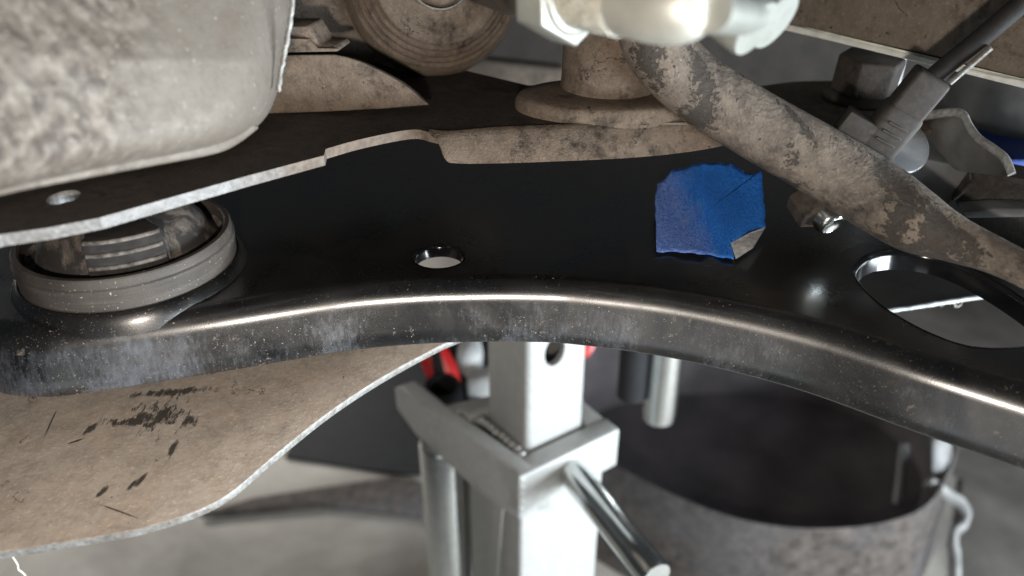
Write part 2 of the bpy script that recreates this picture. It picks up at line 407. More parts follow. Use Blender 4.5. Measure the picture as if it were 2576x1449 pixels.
# flat top sheet with its two holes
small_c = onz(1105, 646, 0); SMALL_R = .0093
small = [V((small_c.x + SMALL_R*math.cos(a), small_c.y + SMALL_R*.96*math.sin(a), 0)) for a in [2*math.pi*k/48 for k in range(48)]]
big_px = [(2146, 692), (2160, 655), (2195, 635), (2250, 628), (2330, 636), (2420, 664), (2520, 715), (2610, 775), (2670, 825), (2660, 857), (2580, 874), (2480, 877), (2400, 862), (2300, 820), (2205, 760)]
big = [onz(x, y, 0) for x, y in cr(big_px, 5, True)]
back_px = [(3050, 800), (2800, 560), (2600, 520), (2400, 480), (2150, 405), (1900, 352), (1600, 345), (1300, 335), (1100, 330), (900, 335), (600, 360), (300, 420), (0, 490), (-130, 600)]
top_front = [B[i] + INW[i]*RF for i in range(len(B))]
back = [onz(x, y, 0) for x, y in cr(back_px, 4)]
bm = bmesh.new()
def loop(bm, pts):
    vs = [bm.verts.new(p) for p in pts]; return [bm.edges.new((vs[i], vs[(i+1) % len(vs)])) for i in range(len(vs))]
es = loop(bm, top_front + back) + loop(bm, small) + loop(bm, big)
bmesh.ops.triangle_fill(bm, use_beauty=True, use_dissolve=False, edges=es, normal=(0, 0, 1))
bm.verts.index_update(); o0 = len(v); nf0 = len(f)
v += [q.co.copy() for q in bm.verts]; f += [[q.index + o0 for q in fc.verts] for fc in bm.faces]; flat = set(range(nf0, len(f))); bm.free()
# rear skirt of the pressing
o1 = len(v); nb = len(back)
for p in back: v += [p + V((0, 0, -.0001)), p + V((0, 0, -.016))]
for i in range(nb-1): f.append([o1+2*i, o1+2*i+1, o1+2*i+3, o1+2*i+2])
body = obj('body', v, f, M_ARM, arm, flat=flat)
# turned-down lips of the holes
def lip(name, ring, depth, inset, rad, mat):
    c = sum(ring, V())/len(ring); n = len(ring); v = []; f = []
    pr = [(0.0004, .0002)] + [(-rad*(1-math.cos(a)), -rad*math.sin(a)*1.0 + .0001) for a in [math.pi/2*k/6 for k in range(7)]]
    pr = [(.0, .0003), (-rad*.25, .00015), (-rad*.6, -rad*.25), (-rad*.9, -rad*.6), (-rad, -rad), (-rad-inset, -depth), (-rad-inset+.0012, -depth), (-rad+.0012, -rad)]
    for p in ring:
        d = (p - c); d.z = 0; d = d.normalized()
        for a, z in pr: v.append(p + d*a + V((0, 0, z)))
    m = len(pr)
    for i in range(n):
        for k in range(m-1): f.append([i*m+k, i*m+k+1, ((i+1) % n)*m+k+1, ((i+1) % n)*m+k])
    return sharp(obj(name, v, f, mat, arm), 50)
lip('hole_lip', small, .0042, .0002, .0008, M_ARMGLOSS)
lip('hole_lip', big, .0070, .0006, .0016, M_ARMGLOSS)

# bushing pressed into the arm
BC = V((-.1301, .2386, 0)); BR = .0343
lathe('bushing_socket', [(BR+.0042, -.0035), (BR+.0034, -.0004), (BR+.0024, .0018), (BR+.0014, .0029), (BR+.0007, .0033), (BR+.0003, .0030), (BR+.0002, -.0010)], BC, (0, 0, 1), M_ARM, arm, 96)
lathe('bushing_sleeve', [(BR-.0006, -.003), (BR-.0006, .0022), (BR, .0028), (BR, .0080), (BR+.0003, .0086), (BR+.0003, .0104), (BR-.0002, .0110), (BR-.0002, .0132), (BR-.0008, .0140), (BR-.0022, .0140), (BR-.0028, .0134), (BR-.0032, .004)], BC, (0, 0, 1), M_RING, arm, 96)
core = lathe('rubber_core', [(BR-.0031, .0100), (BR-.0045, .0085), (BR-.0062, .0098), (BR-.0085, .0150), (BR-.0125, .0200), (BR-.0200, .0230), (.008, .0245), (.0075, .0285), (.0001, .0285)], BC, (0, 0, 1), M_RUBBER, arm, 72, 45, wob=.012)
# ribbed stop block facing the camera and its two shoulders
ang0 = math.radians(-82)
def polar(a, r, z): return BC + V((math.cos(a)*r, math.sin(a)*r, z))
def arcblock(name, a0, a1, r0, r1, z0, z1, mat, parent, n=10, bv=.0006):
    v = []; f = []
    for i in range(n+1):
        a = a0 + (a1-a0)*i/n
        v += [polar(a, r0, z0), polar(a, r1, z0), polar(a, r1-.0012, z1), polar(a, r0, z1)]
    for i in range(n):
        for k in range(4): f.append([4*i+k, 4*i+(k+1) % 4, 4*i+4+(k+1) % 4, 4*i+4+k])
    f += [[0, 1, 2, 3], [4*n+3, 4*n+2, 4*n+1, 4*n]]
    o = obj(name, v, f, mat, parent, smooth=False); return bevel(o, bv, 2, 45)
A0, A1 = math.radians(-88), math.radians(-40)
blk = arcblock('stop_block', A0, A1, .012, BR-.0052, .006, .0245, M_BLOCK, arm)
for k in range(4):
    z = .0110 + k*.0042
    r = BR-.0052 - (z-.006)/.0185*.0012
    sweep('rib', [polar(A0 + (A1-A0)*t/12 + (.03 if t == 0 else (-.03 if t == 12 else 0)), r, z) for t in range(13)], .00075, M_RIB, blk, 8)
for a in (A0-.05, A1+.05):
    sweep('cheek', [polar(a, BR-.0085, .007), polar(a, BR-.0086, .014), polar(a, BR-.0105, .0200), polar(a, .015, .0232)], .0011, M_RUBBER, arm, 10)

# ================================================================== subframe: two sheets round the bushing, drop flange, tower, wedge
sub = empty('subframe', (0, .28, .03), 'dust caked brown steel subframe with a plate above and a plate below the black arm', 'subframe')
ZP = .045
edge_px = [(-160, 632), (0, 590), (120, 573), (250, 548), (450, 491), (620, 443), (815, 391), (819, 375), (900, 352), (1000, 331), (1050, 326), (1078, 333)]
plate = [onz(x, y, ZP) for x, y in edge_px[:7]] + [onz(x, y, ZP) for x, y in cr(edge_px[7:], 4)]
rear_px = [(1100, 338), (1140, 333), (1250, 328), (1400, 320), (1600, 312), (1800, 305), (1900, 300), (1960, 270), (1900, 215), (1600, 195), (1330, 215), (1120, 165), (900, 120), (600, 150), (200, 260), (-200, 420)]
plate += [onz(x, y, ZP) for x, y in rear_px]
hole_c = onz(160, 496, ZP)
n = 20; hole = [hole_c + V((.0040*math.cos(a), .0048*math.sin(a), 0)) for a in [2*math.pi*k/n for k in range(n)]]
bm = bmesh.new(); T = V((0, 0, -.0032))
es = loop(bm, plate) + loop(bm, hole)
bmesh.ops.triangle_fill(bm, use_beauty=True, use_dissolve=False, edges=es, normal=(0, 0, 1)); bm.verts.index_update()
v = [q.co.copy() for q in bm.verts]; f = [[q.index for q in fc.verts] for fc in bm.faces]; bm.free()
nv, nf = len(v), len(f); v += [p + T for p in v]; f += [[i + nv for i in reversed(fc)] for fc in f[:nf]]
np_ = len(plate)
f += [[i, (i+1) % np_, nv+(i+1) % np_, nv+i] for i in range(np_)] + [[np_+i, np_+(i+1) % n, nv+np_+(i+1) % n, nv+np_+i] for i in range(n)]
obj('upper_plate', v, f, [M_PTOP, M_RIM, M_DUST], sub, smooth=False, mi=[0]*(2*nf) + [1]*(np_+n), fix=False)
# folded-down flange, rolled at its left end
fl_top = [(1078, 333), (1095, 336), (1120, 338), (1160, 336), (1250, 328), (1400, 322), (1600, 312), (1800, 300), (1880, 290)]
fl_bot = [(1080, 336), (1103, 362), (1121, 402), (1150, 411), (1250, 411), (1400, 406), (1600, 396), (1760, 378), (1880, 352)]
tp = cr([tuple(onz(x, y, ZP)) for x, y in fl_top], 6)
bt = []
for i, (x, y) in enumerate(cr(fl_bot, 6)):
    t = V(tp[i]); r = ray(x, y); d = (t - CAM).dot(FW) - .002        # just in front of the fold
    bt.append(at(x, y, d))
v = []; f = []; m = 6
for i in range(len(tp)):
    a, b = V(tp[i]), bt[i]
    back_in = V((0, .012, .0004))
    for k in range(m+1):
        s = k/m
        bulge = V((0, -.0007, .0003))*math.sin(math.pi*s)
        v.append((a + back_in*0)*(1-s) + b*s + bulge*(0 if (a-b).length < .003 else 1))
nn = len(tp)
th = V((0, .0024, .0004)); base = len(v); v += [p + th for p in v]
for i in range(nn-1):
    for k in range(m):
        q = [i*(m+1)+k, i*(m+1)+k+1, (i+1)*(m+1)+k+1, (i+1)*(m+1)+k]; f.append(q); f.append([x + base for x in reversed(q)])
for i in range(nn-1):
    f.append([i*(m+1)+m, base+i*(m+1)+m, base+(i+1)*(m+1)+m, (i+1)*(m+1)+m]); f.append([i*(m+1), (i+1)*(m+1), base+(i+1)*(m+1), base+i*(m+1)])
for k in range(m): f.append([k, base+k, base+k+1, k+1]); f.append([(nn-1)*(m+1)+k, (nn-1)*(m+1)+k+1, base+(nn-1)*(m+1)+k+1, base+(nn-1)*(m+1)+k])
sharp(obj('drop_flange', v, f, M_DUST, sub), 60)
# lower sheet
low_px = [(-300, 1440), (-60, 1398), (60, 1380), (200, 1357), (330, 1335), (430, 1308), (520, 1274), (590, 1232), (660, 1172), (740, 1105), (830, 1035), (930, 968), (1030, 910), (1110, 868), (1180, 830), (1150, 760), (600, 700), (-300, 760)]
lows = [onz(x, y, -.040) for x, y in cr(low_px, 6)]
slab('lower_plate', lows, (0, 0, -.0028), [M_LOWER, M_EDGE], sub, .0005, 2, True)
# tower with its flared foot
tb = onz(1530, 250, ZP)
lathe('tower', [(.0195, 0), (.0188, .0015), (.0180, .004), (.0177, .008), (.0176, .022), (.0174, .040), (.0165, .042), (.0001, .042)], tb, (.02, -.05, 1), M_DUST, sub, 48)
fc_ = onz(1530, 268, ZP)
v = []; f = []; seg = 64; pr = [(1, 0), (1.0, .0040), (.99, .0062), (.965, .0078), (.92, .0086), (.75, .0092), (.45, .0092)]
for r, h in pr:
    for k in range(seg):
        a = 2*math.pi*k/seg; v.append(fc_ + V((.0335*r*math.cos(a), .0215*r*math.sin(a), h*.8 - .002)))
for i in range(len(pr)-1):
    for k in range(seg): f.append([i*seg+k, i*seg+(k+1) % seg, (i+1)*seg+(k+1) % seg, (i+1)*seg+k])
f.append(list(range(6*seg, 7*seg)))
sharp(obj('tower_foot', v, f, M_DUST, sub), 50)
# wedge gusset on the plate and the stepped bracket above it
gz = .268
def upon(x, y, Y):   # point on the vertical plane at depth Y
    r = ray(x, y); return CAM + r*(Y/r.y)
wf = [upon(x, y, gz) for x, y in [(560, 290), (820, 281), (960, 274), (1079, 264)] + cr([(1060, 248), (1010, 208), (930, 165), (880, 146), (840, 137)], 4) + [(700, 138), (560, 150)]]
slab('gusset', wf, (0, .008, -.002), M_DUST, sub, .0007, 3)
bf = [upon(x, y, gz+.001) for x, y in [(560, 137), (852, 131), (842, 118), (806, 115), (790, 92), (775, 66), (560, 66)]]
slab('stepped_bracket', bf, (.002, .014, 0), M_DUST, sub, .0010, 2)
bf2 = [upon(x, y, gz-.0015) for x, y in [(560, 136), (850, 130), (848, 122), (798, 121), (775, 98), (560, 92)]]
slab('bracket_step', bf2, (0, .0020, 0), M_DUST, sub, .0005, 2)
bw = [upon(x, y, .315) for x, y in [(500, 160), (1000, 160), (960, 60), (900, -60), (500, -60)]]
slab('rear_web', bw, (0, .004, 0), M_DIM, sub, .001)

# ================================================================== cast housing, upper left
def pillow(name, px, c, dfun, roll, r0, ext, mat, parent=None, rings=14, amp=0):
    """a rounded solid: outline seen at its real distance, front swelling towards the middle, pushed back along ext"""
    out = cr(px, 6, True); n = len(out); v = []; f = []
    for j in range(rings+1):
        r = 1-(1-j/rings)**1.0 if j else .02
        for (x, y) in out:
            X, Y = c[0] + (x-c[0])*r, c[1] + (y-c[1])*r
            e = max(0, (r-r0)/(1-r0)); d = dfun(X, Y) + roll*(1-math.sqrt(max(0, 1-e*e)))
            v.append(at(X, Y, d))
    for j in range(rings):
        for k in range(n): f.append([j*n+k, j*n+(k+1) % n, (j+1)*n+(k+1) % n, (j+1)*n+k])
    f.append(list(range(n)))
    b = len(v); L = rings*n; ext = V(ext)
    for k in range(n): v.append(v[L+k] + ext)
    for k in range(n): f.append([L+k, L+(k+1) % n, b+(k+1) % n, b+k])
    f.append([b+k for k in range(n)])
    return sharp(obj(name, v, f, mat, parent), 55)
house = empty('cast_housing', at(250, 480, .17), 'big pale grit covered cast metal housing filling the upper left corner', 'housing')
hpx = [(-260, -200), (200, -220), (600, -200), (738, -120), (736, 0), (728, 60), (716, 120), (706, 180), (698, 230), (672, 290), (625, 335), (560, 365), (480, 385), (330, 412), (120, 455), (-100, 500), (-280, 530)]
pillow('casting', hpx, (230, 130), lambda x, y: .150 + .062*(x/735) + .010*max(0, (150-y)/400), .016, .72, (-.024, .05, -.020), M_CAST, house, 22)
eg = [(740, -120), (737, 0), (730, 60), (718, 120), (708, 180), (700, 230)]
sweep('parting_edge', [at(x + random.uniform(-1.5, 1.5), y, .2105 + .0002*i) for i, (x, y) in enumerate(cr(eg, 6))], [.0005 + .0003*random.random() for _ in range(31)], M_EDGE, house, 8)
# flange under the casting
fpx = [(-260, 560), (0, 492), (200, 452), (400, 415), (540, 388), (600, 362), (655, 320), (620, 300), (300, 380), (-260, 490)]
slab('base_flange', [at(x, y, .166 + .058*(x/735)) for x, y in cr(fpx[:7], 4) + fpx[7:]], (-.022, .045, -.014), M_CAST, house, .0015, 3)

# ================================================================== tie rod
tr = empty('tie_rod', at(1500, 110, .16), 'shiny zinc tie rod with hex lock nut and ribbed rubber boot at the top', 'tie rod')
bo = at(1092, -50, .300); rod_dir = (at(1560, 8, .175) - bo).normalized()
# boot: stacked folds, open end facing the camera
pr = []
R0 = .0325
for k in range(5):
    r = R0 - k*.0021; h = k*.0030
    pr += [(r-.0011, h), (r, h+.0007), (r+.0001, h+.0016), (r-.0009, h+.0024), (r-.0020, h+.0027)]
pr = [(R0+.004, -.05), (R0+.0035, -.012), (R0+.001, -.002)] + pr + [(R0-.0125, .0150), (R0-.0135, .0140), (R0-.0200, .0120), (.010, .0125), (.0098, .0180), (.0080, .0190), (.0001, .0190)]
ax_b = (V((.12, -.78, .24)) + rod_dir*.35).normalized()
lathe('boot', pr, bo, ax_b, M_DUST, tr, 72, 60)
lathe('clamp', [(.0112, .0130), (.0118, .0130), (.0118, .0165), (.0112, .0165)], bo, ax_b, M_CHROME, tr, 48)
p0 = bo + ax_b*.012
pA = at(1290, -22, .205); pB = at(1412, -30, .176); pC = at(1575, -6, .163); pD = at(1785, 24, .150)
sweep('inner_rod', [p0, (p0+pA)/2 + V((0, 0, .001)), pA, pB], [.0062, .0058, .0062, .0062], M_STEEL, tr, 24)
u = (pC - pB).normalized()
# hex lock nut
def hexprism(name, a, b, r, mat, parent, rot=0.0, bv=.0008):
    a, b = V(a), V(b); ax = (b-a).normalized(); x = ax.cross(V((0, 0, 1))).normalized(); y = x.cross(ax)
    v = [p + (x*math.cos(k*math.pi/3+rot) + y*math.sin(k*math.pi/3+rot))*r for p in (a, b) for k in range(6)]
    f = [list(range(6)), list(range(11, 5, -1))] + [[k, (k+1) % 6, 6+(k+1) % 6, 6+k] for k in range(6)]
    o = obj(name, v, f, mat, parent, smooth=False); return bevel(o, bv, 3, 30)
hexprism('lock_nut', pB - u*.0036, pB + u*.0050, .0121, M_ZINC, tr, math.radians(29), .0005)
lathe('nut_chamfer', [(.0060, .0046), (.0098, .0049), (.0096, .0056), (.0088, .0062), (.0060, .0062)], pB, u, M_ZINC, tr, 48)
sweep('threaded_rod', cr([tuple(pB), tuple(pC)], 24), [.0076 + (.0005 if k % 2 else 0) for k in range(25)], M_ROD, tr, 32)
sweep('rod', cr([tuple(pC), tuple((pC+pD)/2), tuple(pD)], 6), [.0078, .0078, .0079, .0080, .0081, .0081, .0080, .0078, .0075, .0070, .0062, .0050, .0030], M_ROD2, tr, 32)
rv = []; rf = []
for k in range(260):                                            # chrome flecks added to make glints along the rod
    t = random.random()**.8; a = random.uniform(-2.6, .6); p = pB + (pC - pB)*(.35 + .75*t); sx = u.cross(V((0, 0, 1))).normalized(); sy = sx.cross(u)
    q = p + (sx*math.sin(a) + sy*math.cos(a))*.0079; r = random.uniform(.00012, .00034); b0 = len(rv)
    rv += [q + V(o)*r for o in ((1, 0, 0), (-1, 0, 0), (0, 1, 0), (0, -1, 0), (0, 0, 1), (0, 0, -1))]
    rf += [[b0+i for i in t3] for t3 in ((0, 2, 4), (2, 1, 4), (1, 3, 4), (3, 0, 4), (2, 0, 5), (1, 2, 5), (3, 1, 5), (0, 3, 5))]
gr = obj('glint_flecks', rv, rf, M_CHROME, tr); gr['kind'] = 'stuff'
for (x, y, d, r, h) in ((1868, 48, .176, .0069, .0042), (1925, 34, .186, .0075, .0036)):
    lathe('end_washer', [(.0001, -h), (r*.93, -h), (r, -h*.7), (r, h*.7), (r*.93, h), (.0001, h)], at(x, y, d), (.55, -.60, -.35), M_ZINC, tr, 40)
sweep('socket_neck', [pD, at(1868, 40, .165), at(1940, 20, .20)], [.0045, .0040, .0040], M_ZINC, tr, 20)

# ================================================================== suspension beam, upper right
beam = empty('suspension_beam', at(2250, 120, .32), 'dusty brown sheet beam with a bright lower lip in the upper right corner', 'beam')
def bd(x): return .345 - .085*((x-1830)/746)
bp = [(1822, 24), (2080, 84), (2340, 146), (2576, 203), (2800, 258), (2800, -160), (1822, -160)]
slab('face', [at(x, y, bd(x)) for x, y in bp], (.008, .03, .004), M_BEAM, beam, .0012, 2)
lp = [(1815, 22), (2080, 84), (2340, 146), (2576, 203), (2800, 258), (2800, 280), (2576, 223), (2340, 164), (2080, 101), (1815, 40)]
slab('lower_lip', [at(x, y, bd(x)-.0022) for x, y in lp], (.003, .012, -.001), M_LIP, beam, .0005, 2)

# ================================================================== stabiliser bar
axis_px = [(1630, 0, .256), (1648, 100, .258), (1728, 200, .261), (1885, 304, .262), (2060, 404, .260), (2200, 490, .257), (2300, 556, .250), (2400, 602, .243), (2500, 642, .236), (2600, 690, .229), (2720, 752, .222)]
hw = [80, 86, 84, 84, 86, 88, 80, 62, 52, 50, 50]
A = cr([(*at(x, y, d), w_*d/FPX) for (x, y, d), w_ in zip(axis_px, hw)], 10)
rr = []
for i, a in enumerate(A):
    t = i/(len(A)-1); sq = max(0, (t-.62)/.38)
    rr.append((a[3]*(1+.0*sq), a[3]*(1-.30*min(1, sq*1.6))))
sb = sweep('stabiliser_bar', [a[:3] for a in A], rr, M_BAR, None, 40, up=(0, -.5, .87))
tag(sb, 'thick dusty diagonal bar with worn black coating crossing over the oval hole', 'stabiliser bar')

# ================================================================== bolt, seat plate, sheet brackets at the right
bs = empty('mounting_plate', at(2150, 300, .33), 'dark oily mounting plate under the flanged hex bolt', 'mounting plate')
mp = [(1880, 232), (1960, 208), (2080, 202), (2200, 210), (2320, 262), (2400, 285), (2330, 330), (2240, 330), (2120, 318), (1990, 300)]
PZ = .037
slab('sheet', [onz(x, y, PZ) for x, y in cr(mp, 4, True)], (0, 0, -.003), M_DIM, bs, .0008)
slab('front_fold', [onz(x, y, PZ-.0032) for x, y in [(1950, 290), (2120, 316), (2240, 328), (2330, 328), (2330, 320), (2120, 300)]], (0, .001, -.012), M_DARK, bs, .0008)
bolt = empty('hex_bolt', onz(2165, 262, PZ), 'brown dusty hex bolt head with round flange left of the plug', 'bolt')
bb = onz(2165, 250, PZ); 
lathe('flange', [(.0001, .0004), (.0150, .0004), (.0155, .0012), (.0150, .0022), (.0125, .0034), (.0110, .0036), (.0001, .0036)], bb, (.03, -.05, 1), M_DARK, bolt, 48)
hexprism('head', bb + V((0, 0, .0034)), bb + V((.0006, -.0010, .0175)), .0128, M_BOLT, bolt, math.radians(40), .0010)
# wavy bright-edged bracket
wb = empty('sheet_bracket', at(2430, 420, .29), 'dark sheet metal bracket with a wavy bright edge beside the clear clip', 'bracket')
wv = cr([(2320, 293), (2370, 285), (2405, 283), (2425, 292), (2438, 318), (2462, 350), (2500, 376), (2530, 402), (2545, 438)], 5)
wz = [(x, y, .285 - .00012*(x-2320)) for x, y in wv]
v = []; f = []
low_ = cr([(2318, 300), (2330, 330), (2350, 365), (2380, 400), (2400, 425), (2425, 432), (2460, 436), (2500, 440), (2535, 444)], 5)
for i in range(len(wz)):
    x, y, d = wz[i]; p = at(x, y, d); q = at(low_[i][0], low_[i][1], d+.012)
    v += [p, p + V((.0012, -.0004, .0003))*1.1, q + V((.0008, .0010, 0)), q]
for i in range(len(wz)-1):
    for k in range(4): f.append([4*i+k, 4*i+(k+1) % 4, 4*i+4+(k+1) % 4, 4*i+4+k])
f += [[0, 1, 2, 3], [4*len(wz)-1, 4*len(wz)-2, 4*len(wz)-3, 4*len(wz)-4]]
sharp(obj('web', v, f, M_WEB, wb), 50)
sweep('rim', [at(x, y, d-.0006) for x, y, d in wz], (.0010, .0016), M_EDGE, wb, 10)
lb = empty('lower_bracket', at(2480, 600, .27), 'dark folded bracket with thin pale edges at the far right behind the bar', 'bracket')
slab('left_face', [at(x, y, .288) for x, y in [(2220, 415), (2330, 400), (2448, 424), (2440, 450), (2398, 502), (2340, 560), (2250, 520)]], (.002, .012, 0), M_GREYST, lb, .0006)
slab('right_face', [at(x, y, .284 - .00004*(x-2400)) for x, y in [(2400, 504), (2446, 452), (2452, 426), (2700, 476), (2700, 720), (2500, 640)]], (.004, .016, 0), M_DARK, lb, .0006)
sweep('pale_fold', [at(x, y, .2835) for x, y in cr([(2398, 502), (2428, 478), (2442, 455), (2452, 428), (2576, 447), (2700, 472)], 5)], .0006, M_CONN, lb, 8)
slab('ledge', [at(x, y, .276 - .00004*(x-2400)) for x, y in [(2420, 532), (2500, 524), (2700, 528), (2700, 545), (2430, 550)]], (.002, .008, 0), M_GREYST, lb, .0006)

# ================================================================== sensor cable with plug and clip
sc_ = empty('sensor_cable', at(2250, 350, .255), 'black cable with a dusty grey plug hanging above the bar', 'cable')
cab = cr([(2760, -190, .215), (2600, -22, .228), (2480, 85, .238), (2390, 158, .246), (2335, 205, .250)], 8)
sweep('cable', [at(*p) for p in cab], .0030, M_CABLE, sc_, 20)
sweep('foil_tape', [at(x, y, d) + V((.0024, -.0030, -.0006)) for x, y, d in cr([(2462, 108, .2395), (2420, 145, .243), (2385, 175, .2462), (2358, 198, .248)], 4)], (.0013, .0009), M_EDGE, sc_, 10)
d1 = (at(2330, 205, .250) - at(2215, 345, .262)).normalized(); sd = d1.cross(FW).normalized(); nd = sd.cross(d1).normalized()
pc = at(2318, 226, .2495)
box('plug', pc - d1*.0030, d1*.0085, sd*.0056, nd*.0050, M_CONN, sc_, .0012, 3)
pl = box('plug_latch', pc - d1*.0150, d1*.0085, sd*.0064, nd*.0058, M_CONN, sc_, .0022, 3)
nf = -nd if nd.dot(FW) > 0 else nd
for k in range(3): box('grip_rib', pc - d1*(.0118 + k*.0030) + nf*.0060, d1*.00045, sd*.0034, nf*.0006, M_CONN, pl, .0002, 1)
ls = -sd if sd.x > 0 else sd
box('side_tab', pc - d1*.0195 + ls*.0058 + nf*.0015, d1*.0046, sd*.0090, nd*.0042, M_CONN, sc_, .0006, 2)
box('plug_tail', pc - d1*.0290 - ls*.0030, d1*.0075, sd*.0018, nd*.0018, M_BLACKP, sc_, .0004)
cl = lathe('cable_clip', [(.0001, 0), (.0088, 0), (.0094, .0006), (.0094, .0018), (.0085, .0024), (.0001, .0022)], at(2270, 374, .284), (.15, -.75, .5), M_CLEAR, None, 40)
tag(cl, 'round clear plastic clip disc behind the end of the plug', 'clip')

# nut and stud under the bar
st = empty('stud_nut', onz(2068, 582, .001), 'small shiny threaded stud with nut peeking out under the diagonal bar', 'stud')
s0, s1 = at(2088, 505, .280), at(2078, 566, .272)
sdv = (at(2130, 548, .270) - at(2028, 548, .278)).normalized()
c0 = at(2072, 545, .272)
ax = (V((.25, -.6, -.35))).normalized()
hexprism('nut', c0 - ax*.010 + V((-.002, 0, 0)), c0 + V((-.002, 0, 0)), .0070, M_STEEL, st, .2, .0007)
lathe('stud', [(.0052, -.002), (.0052, .0026), (.0046, .0036), (.0038, .0042), (.0030, .0036), (.0001, .0034)], c0 + V((.001, 0, 0)), ax, M_CHROME, st, 32)

# ================================================================== blue tape on the arm
tp_px = [(1652, 632), (1648, 540), (1652, 462), (1676, 448), (1692, 428), (1722, 424), (1745, 412), (1790, 408), (1835, 411), (1856, 420), (1874, 436), (1898, 438), (1914, 432), (1920, 480), (1925, 540), (1925, 572), (1888, 596), (1838, 612), (1846, 650), (1815, 645), (1770, 637), (1715, 633)]
def dens(pts, n=4):
    out = []
    for i in range(len(pts)):
        a, b = pts[i], pts[(i+1) % len(pts)]
        for k in range(n):
            t = k/n; out.append((a[0]+(b[0]-a[0])*t + random.uniform(-2, 2), a[1]+(b[1]-a[1])*t + random.uniform(-2, 2)))
    return out
def tape_h(x, y):
    u = (x-1650)/275; t = (y-410)/240
    return .0012 + .0085*max(0, 1-t)**1.4 + .0020*max(0, u-.78)**1*4.2*(1-t*.4) + .0009*math.exp(-((u-.42)/.05)**2) + .0018*max(0, .28-t)*2 + .0005*math.sin(u*17+t*3)*t + .0003*math.sin(u*9-t*7)
tape = empty('tape_piece', onz(1780, 560, .0005), 'torn piece of bright blue masking tape stuck on the black arm', 'tape')
od = dens(tp_px, 5); c = (1780, 530); v = []; f = []; n = len(od); rings = 14
for j in range(rings+1):
    r = max(.02, j/rings)
    for x, y in od:
        X, Y = c[0]+(x-c[0])*r, c[1]+(y-c[1])*r; v.append(onz(X, Y, tape_h(X, Y)))
for j in range(rings):
    for k in range(n): f.append([j*n+k, j*n+(k+1) % n, (j+1)*n+(k+1) % n, (j+1)*n+k])
f.append(list(range(n)))
b = len(v); L = rings*n
for k in range(n): v.append(v[L+k] - V((0, 0, .0003)))
for k in range(n): f.append([L+k, L+(k+1) % n, b+(k+1) % n, b+k])
obj('strip', v, f, M_TAPE, tape)
# turned-up corner showing the sticky side
q1, q2, q3 = onz(1925, 572, .0040), onz(1838, 612, .0022), onz(1851, 652, .0012); q4 = onz(1893, 625, .0042)
g = [q1, q2, q3, q4]
slab('peeled_corner', [q1, (q1+q2)/2 + V((0, 0, .0008)), q2, q3, q4], (.0001, -.0002, .0002), M_TAPEBACK, tape, 0)

# ================================================================== sheet seen through the oval hole
sh = [onz(x, y, -.045) for x, y in [(2130, 800), (2210, 783), (2350, 762), (2520, 737), (2700, 712), (2760, 560), (2500, 520), (2100, 600)]]
us = empty('under_sheet', sum(sh, V())/len(sh), 'grey sheet with a frayed white edge seen through the oval hole', 'sheet')
slab('sheet', sh, (0, 0, -.0016), [M_UNDER, M_PALE], us, .0003, 1, True)
ed = [onz(x, y, -.0455) for x, y in cr([(2205, 783), (2280, 774), (2350, 763), (2440, 749), (2525, 737)], 6)]
sweep('white_edge', [p + V((0, -.0004, 0)) for p in ed], [(.0010 + .0004*random.random(), .0008 + .0004*random.random()) for _ in ed], M_PALE, us, 8)
for x0, y0, rr_, n_ in ((2372, 762, .0007, 6), (2400, 758, .0016, 9), (2418, 756, .0011, 8), (2300, 772, .0006, 5)):
    q = onz(x0, y0, -.0458); a = random.uniform(0, 6)
    pts = [q + V((rr_*(math.cos(a+t*.75)-math.cos(a)), -.0008, -.0004 - rr_*1.2*abs(math.sin(a+t*.75)-math.sin(a)))) for t in range(n_)]
    sweep('fibre', cr([tuple(p) for p in pts], 3), .00010, M_THREAD, us, 5)

# ================================================================== jack stand
js = empty('jack_stand', (.03, .50, FLOOR_Z), 'silver jack stand with square post, collar and chrome pin in the middle', 'jack stand')
ca, sa = math.cos(math.radians(34)), math.sin(math.radians(34))
E1 = V((ca, sa, 0)); E2 = V((-sa, ca, 0)); E3 = V((math.cos(math.radians(135)), math.sin(math.radians(135)), 0)); ZU = V((0, 0, 1))     # along right face, along left face
K = at(1324, 1130, .47)                                            # nearest corner of the post where it meets the collar
def jp(a, b, z): return V((K.x, K.y, 0)) + E1*a + E2*b + ZU*z
def prism(name, fp, z0, z1, mat, parent, bv=.0015, seg=2):
    return slab(name, [jp(a, b, z0) for a, b in fp], ZU*(z1-z0), mat, parent, bv, seg)
S = .0435
# the post, with its round hole cut through the right face
pz0, pz1 = K.z - .03, -.085
hc = at(1398, 880, .47); hz = None
r = ray(1396, 884); nrm = V((sa, -ca, 0)); t = (V((K.x, K.y, 0)) - V((CAM.x, CAM.y, 0))).dot(nrm)/r.dot(nrm); hp = CAM + r*t
ha = (hp - jp(0, 0, 0)).dot(E1); hz = hp.z; HR = .0088
bm = bmesh.new()
rc = .004
face2d = [(rc, pz0), (S-rc, pz0), (S-rc, pz1), (rc, pz1)]
es = loop(bm, [V((a, z, 0)) for a, z in face2d]) + loop(bm, [V((ha + HR*.82*math.cos(t), hz + HR*1.12*math.sin(t), 0)) for t in [2*math.pi*k/32 for k in range(32)]])
bmesh.ops.triangle_fill(bm, use_beauty=True, use_dissolve=False, edges=es, normal=(0, 0, 1)); bm.verts.index_update()
v = [jp(q.co.x, 0, q.co.y) for q in bm.verts]; f = [[q.index for q in fc.verts] for fc in bm.faces]; bm.free()
o0 = 4; base = len(v)
for k in range(32): v.append(v[o0+k] + E2*.004)
for k in range(32): f.append([o0+k, o0+(k+1) % 32, base+(k+1) % 32, base+k])
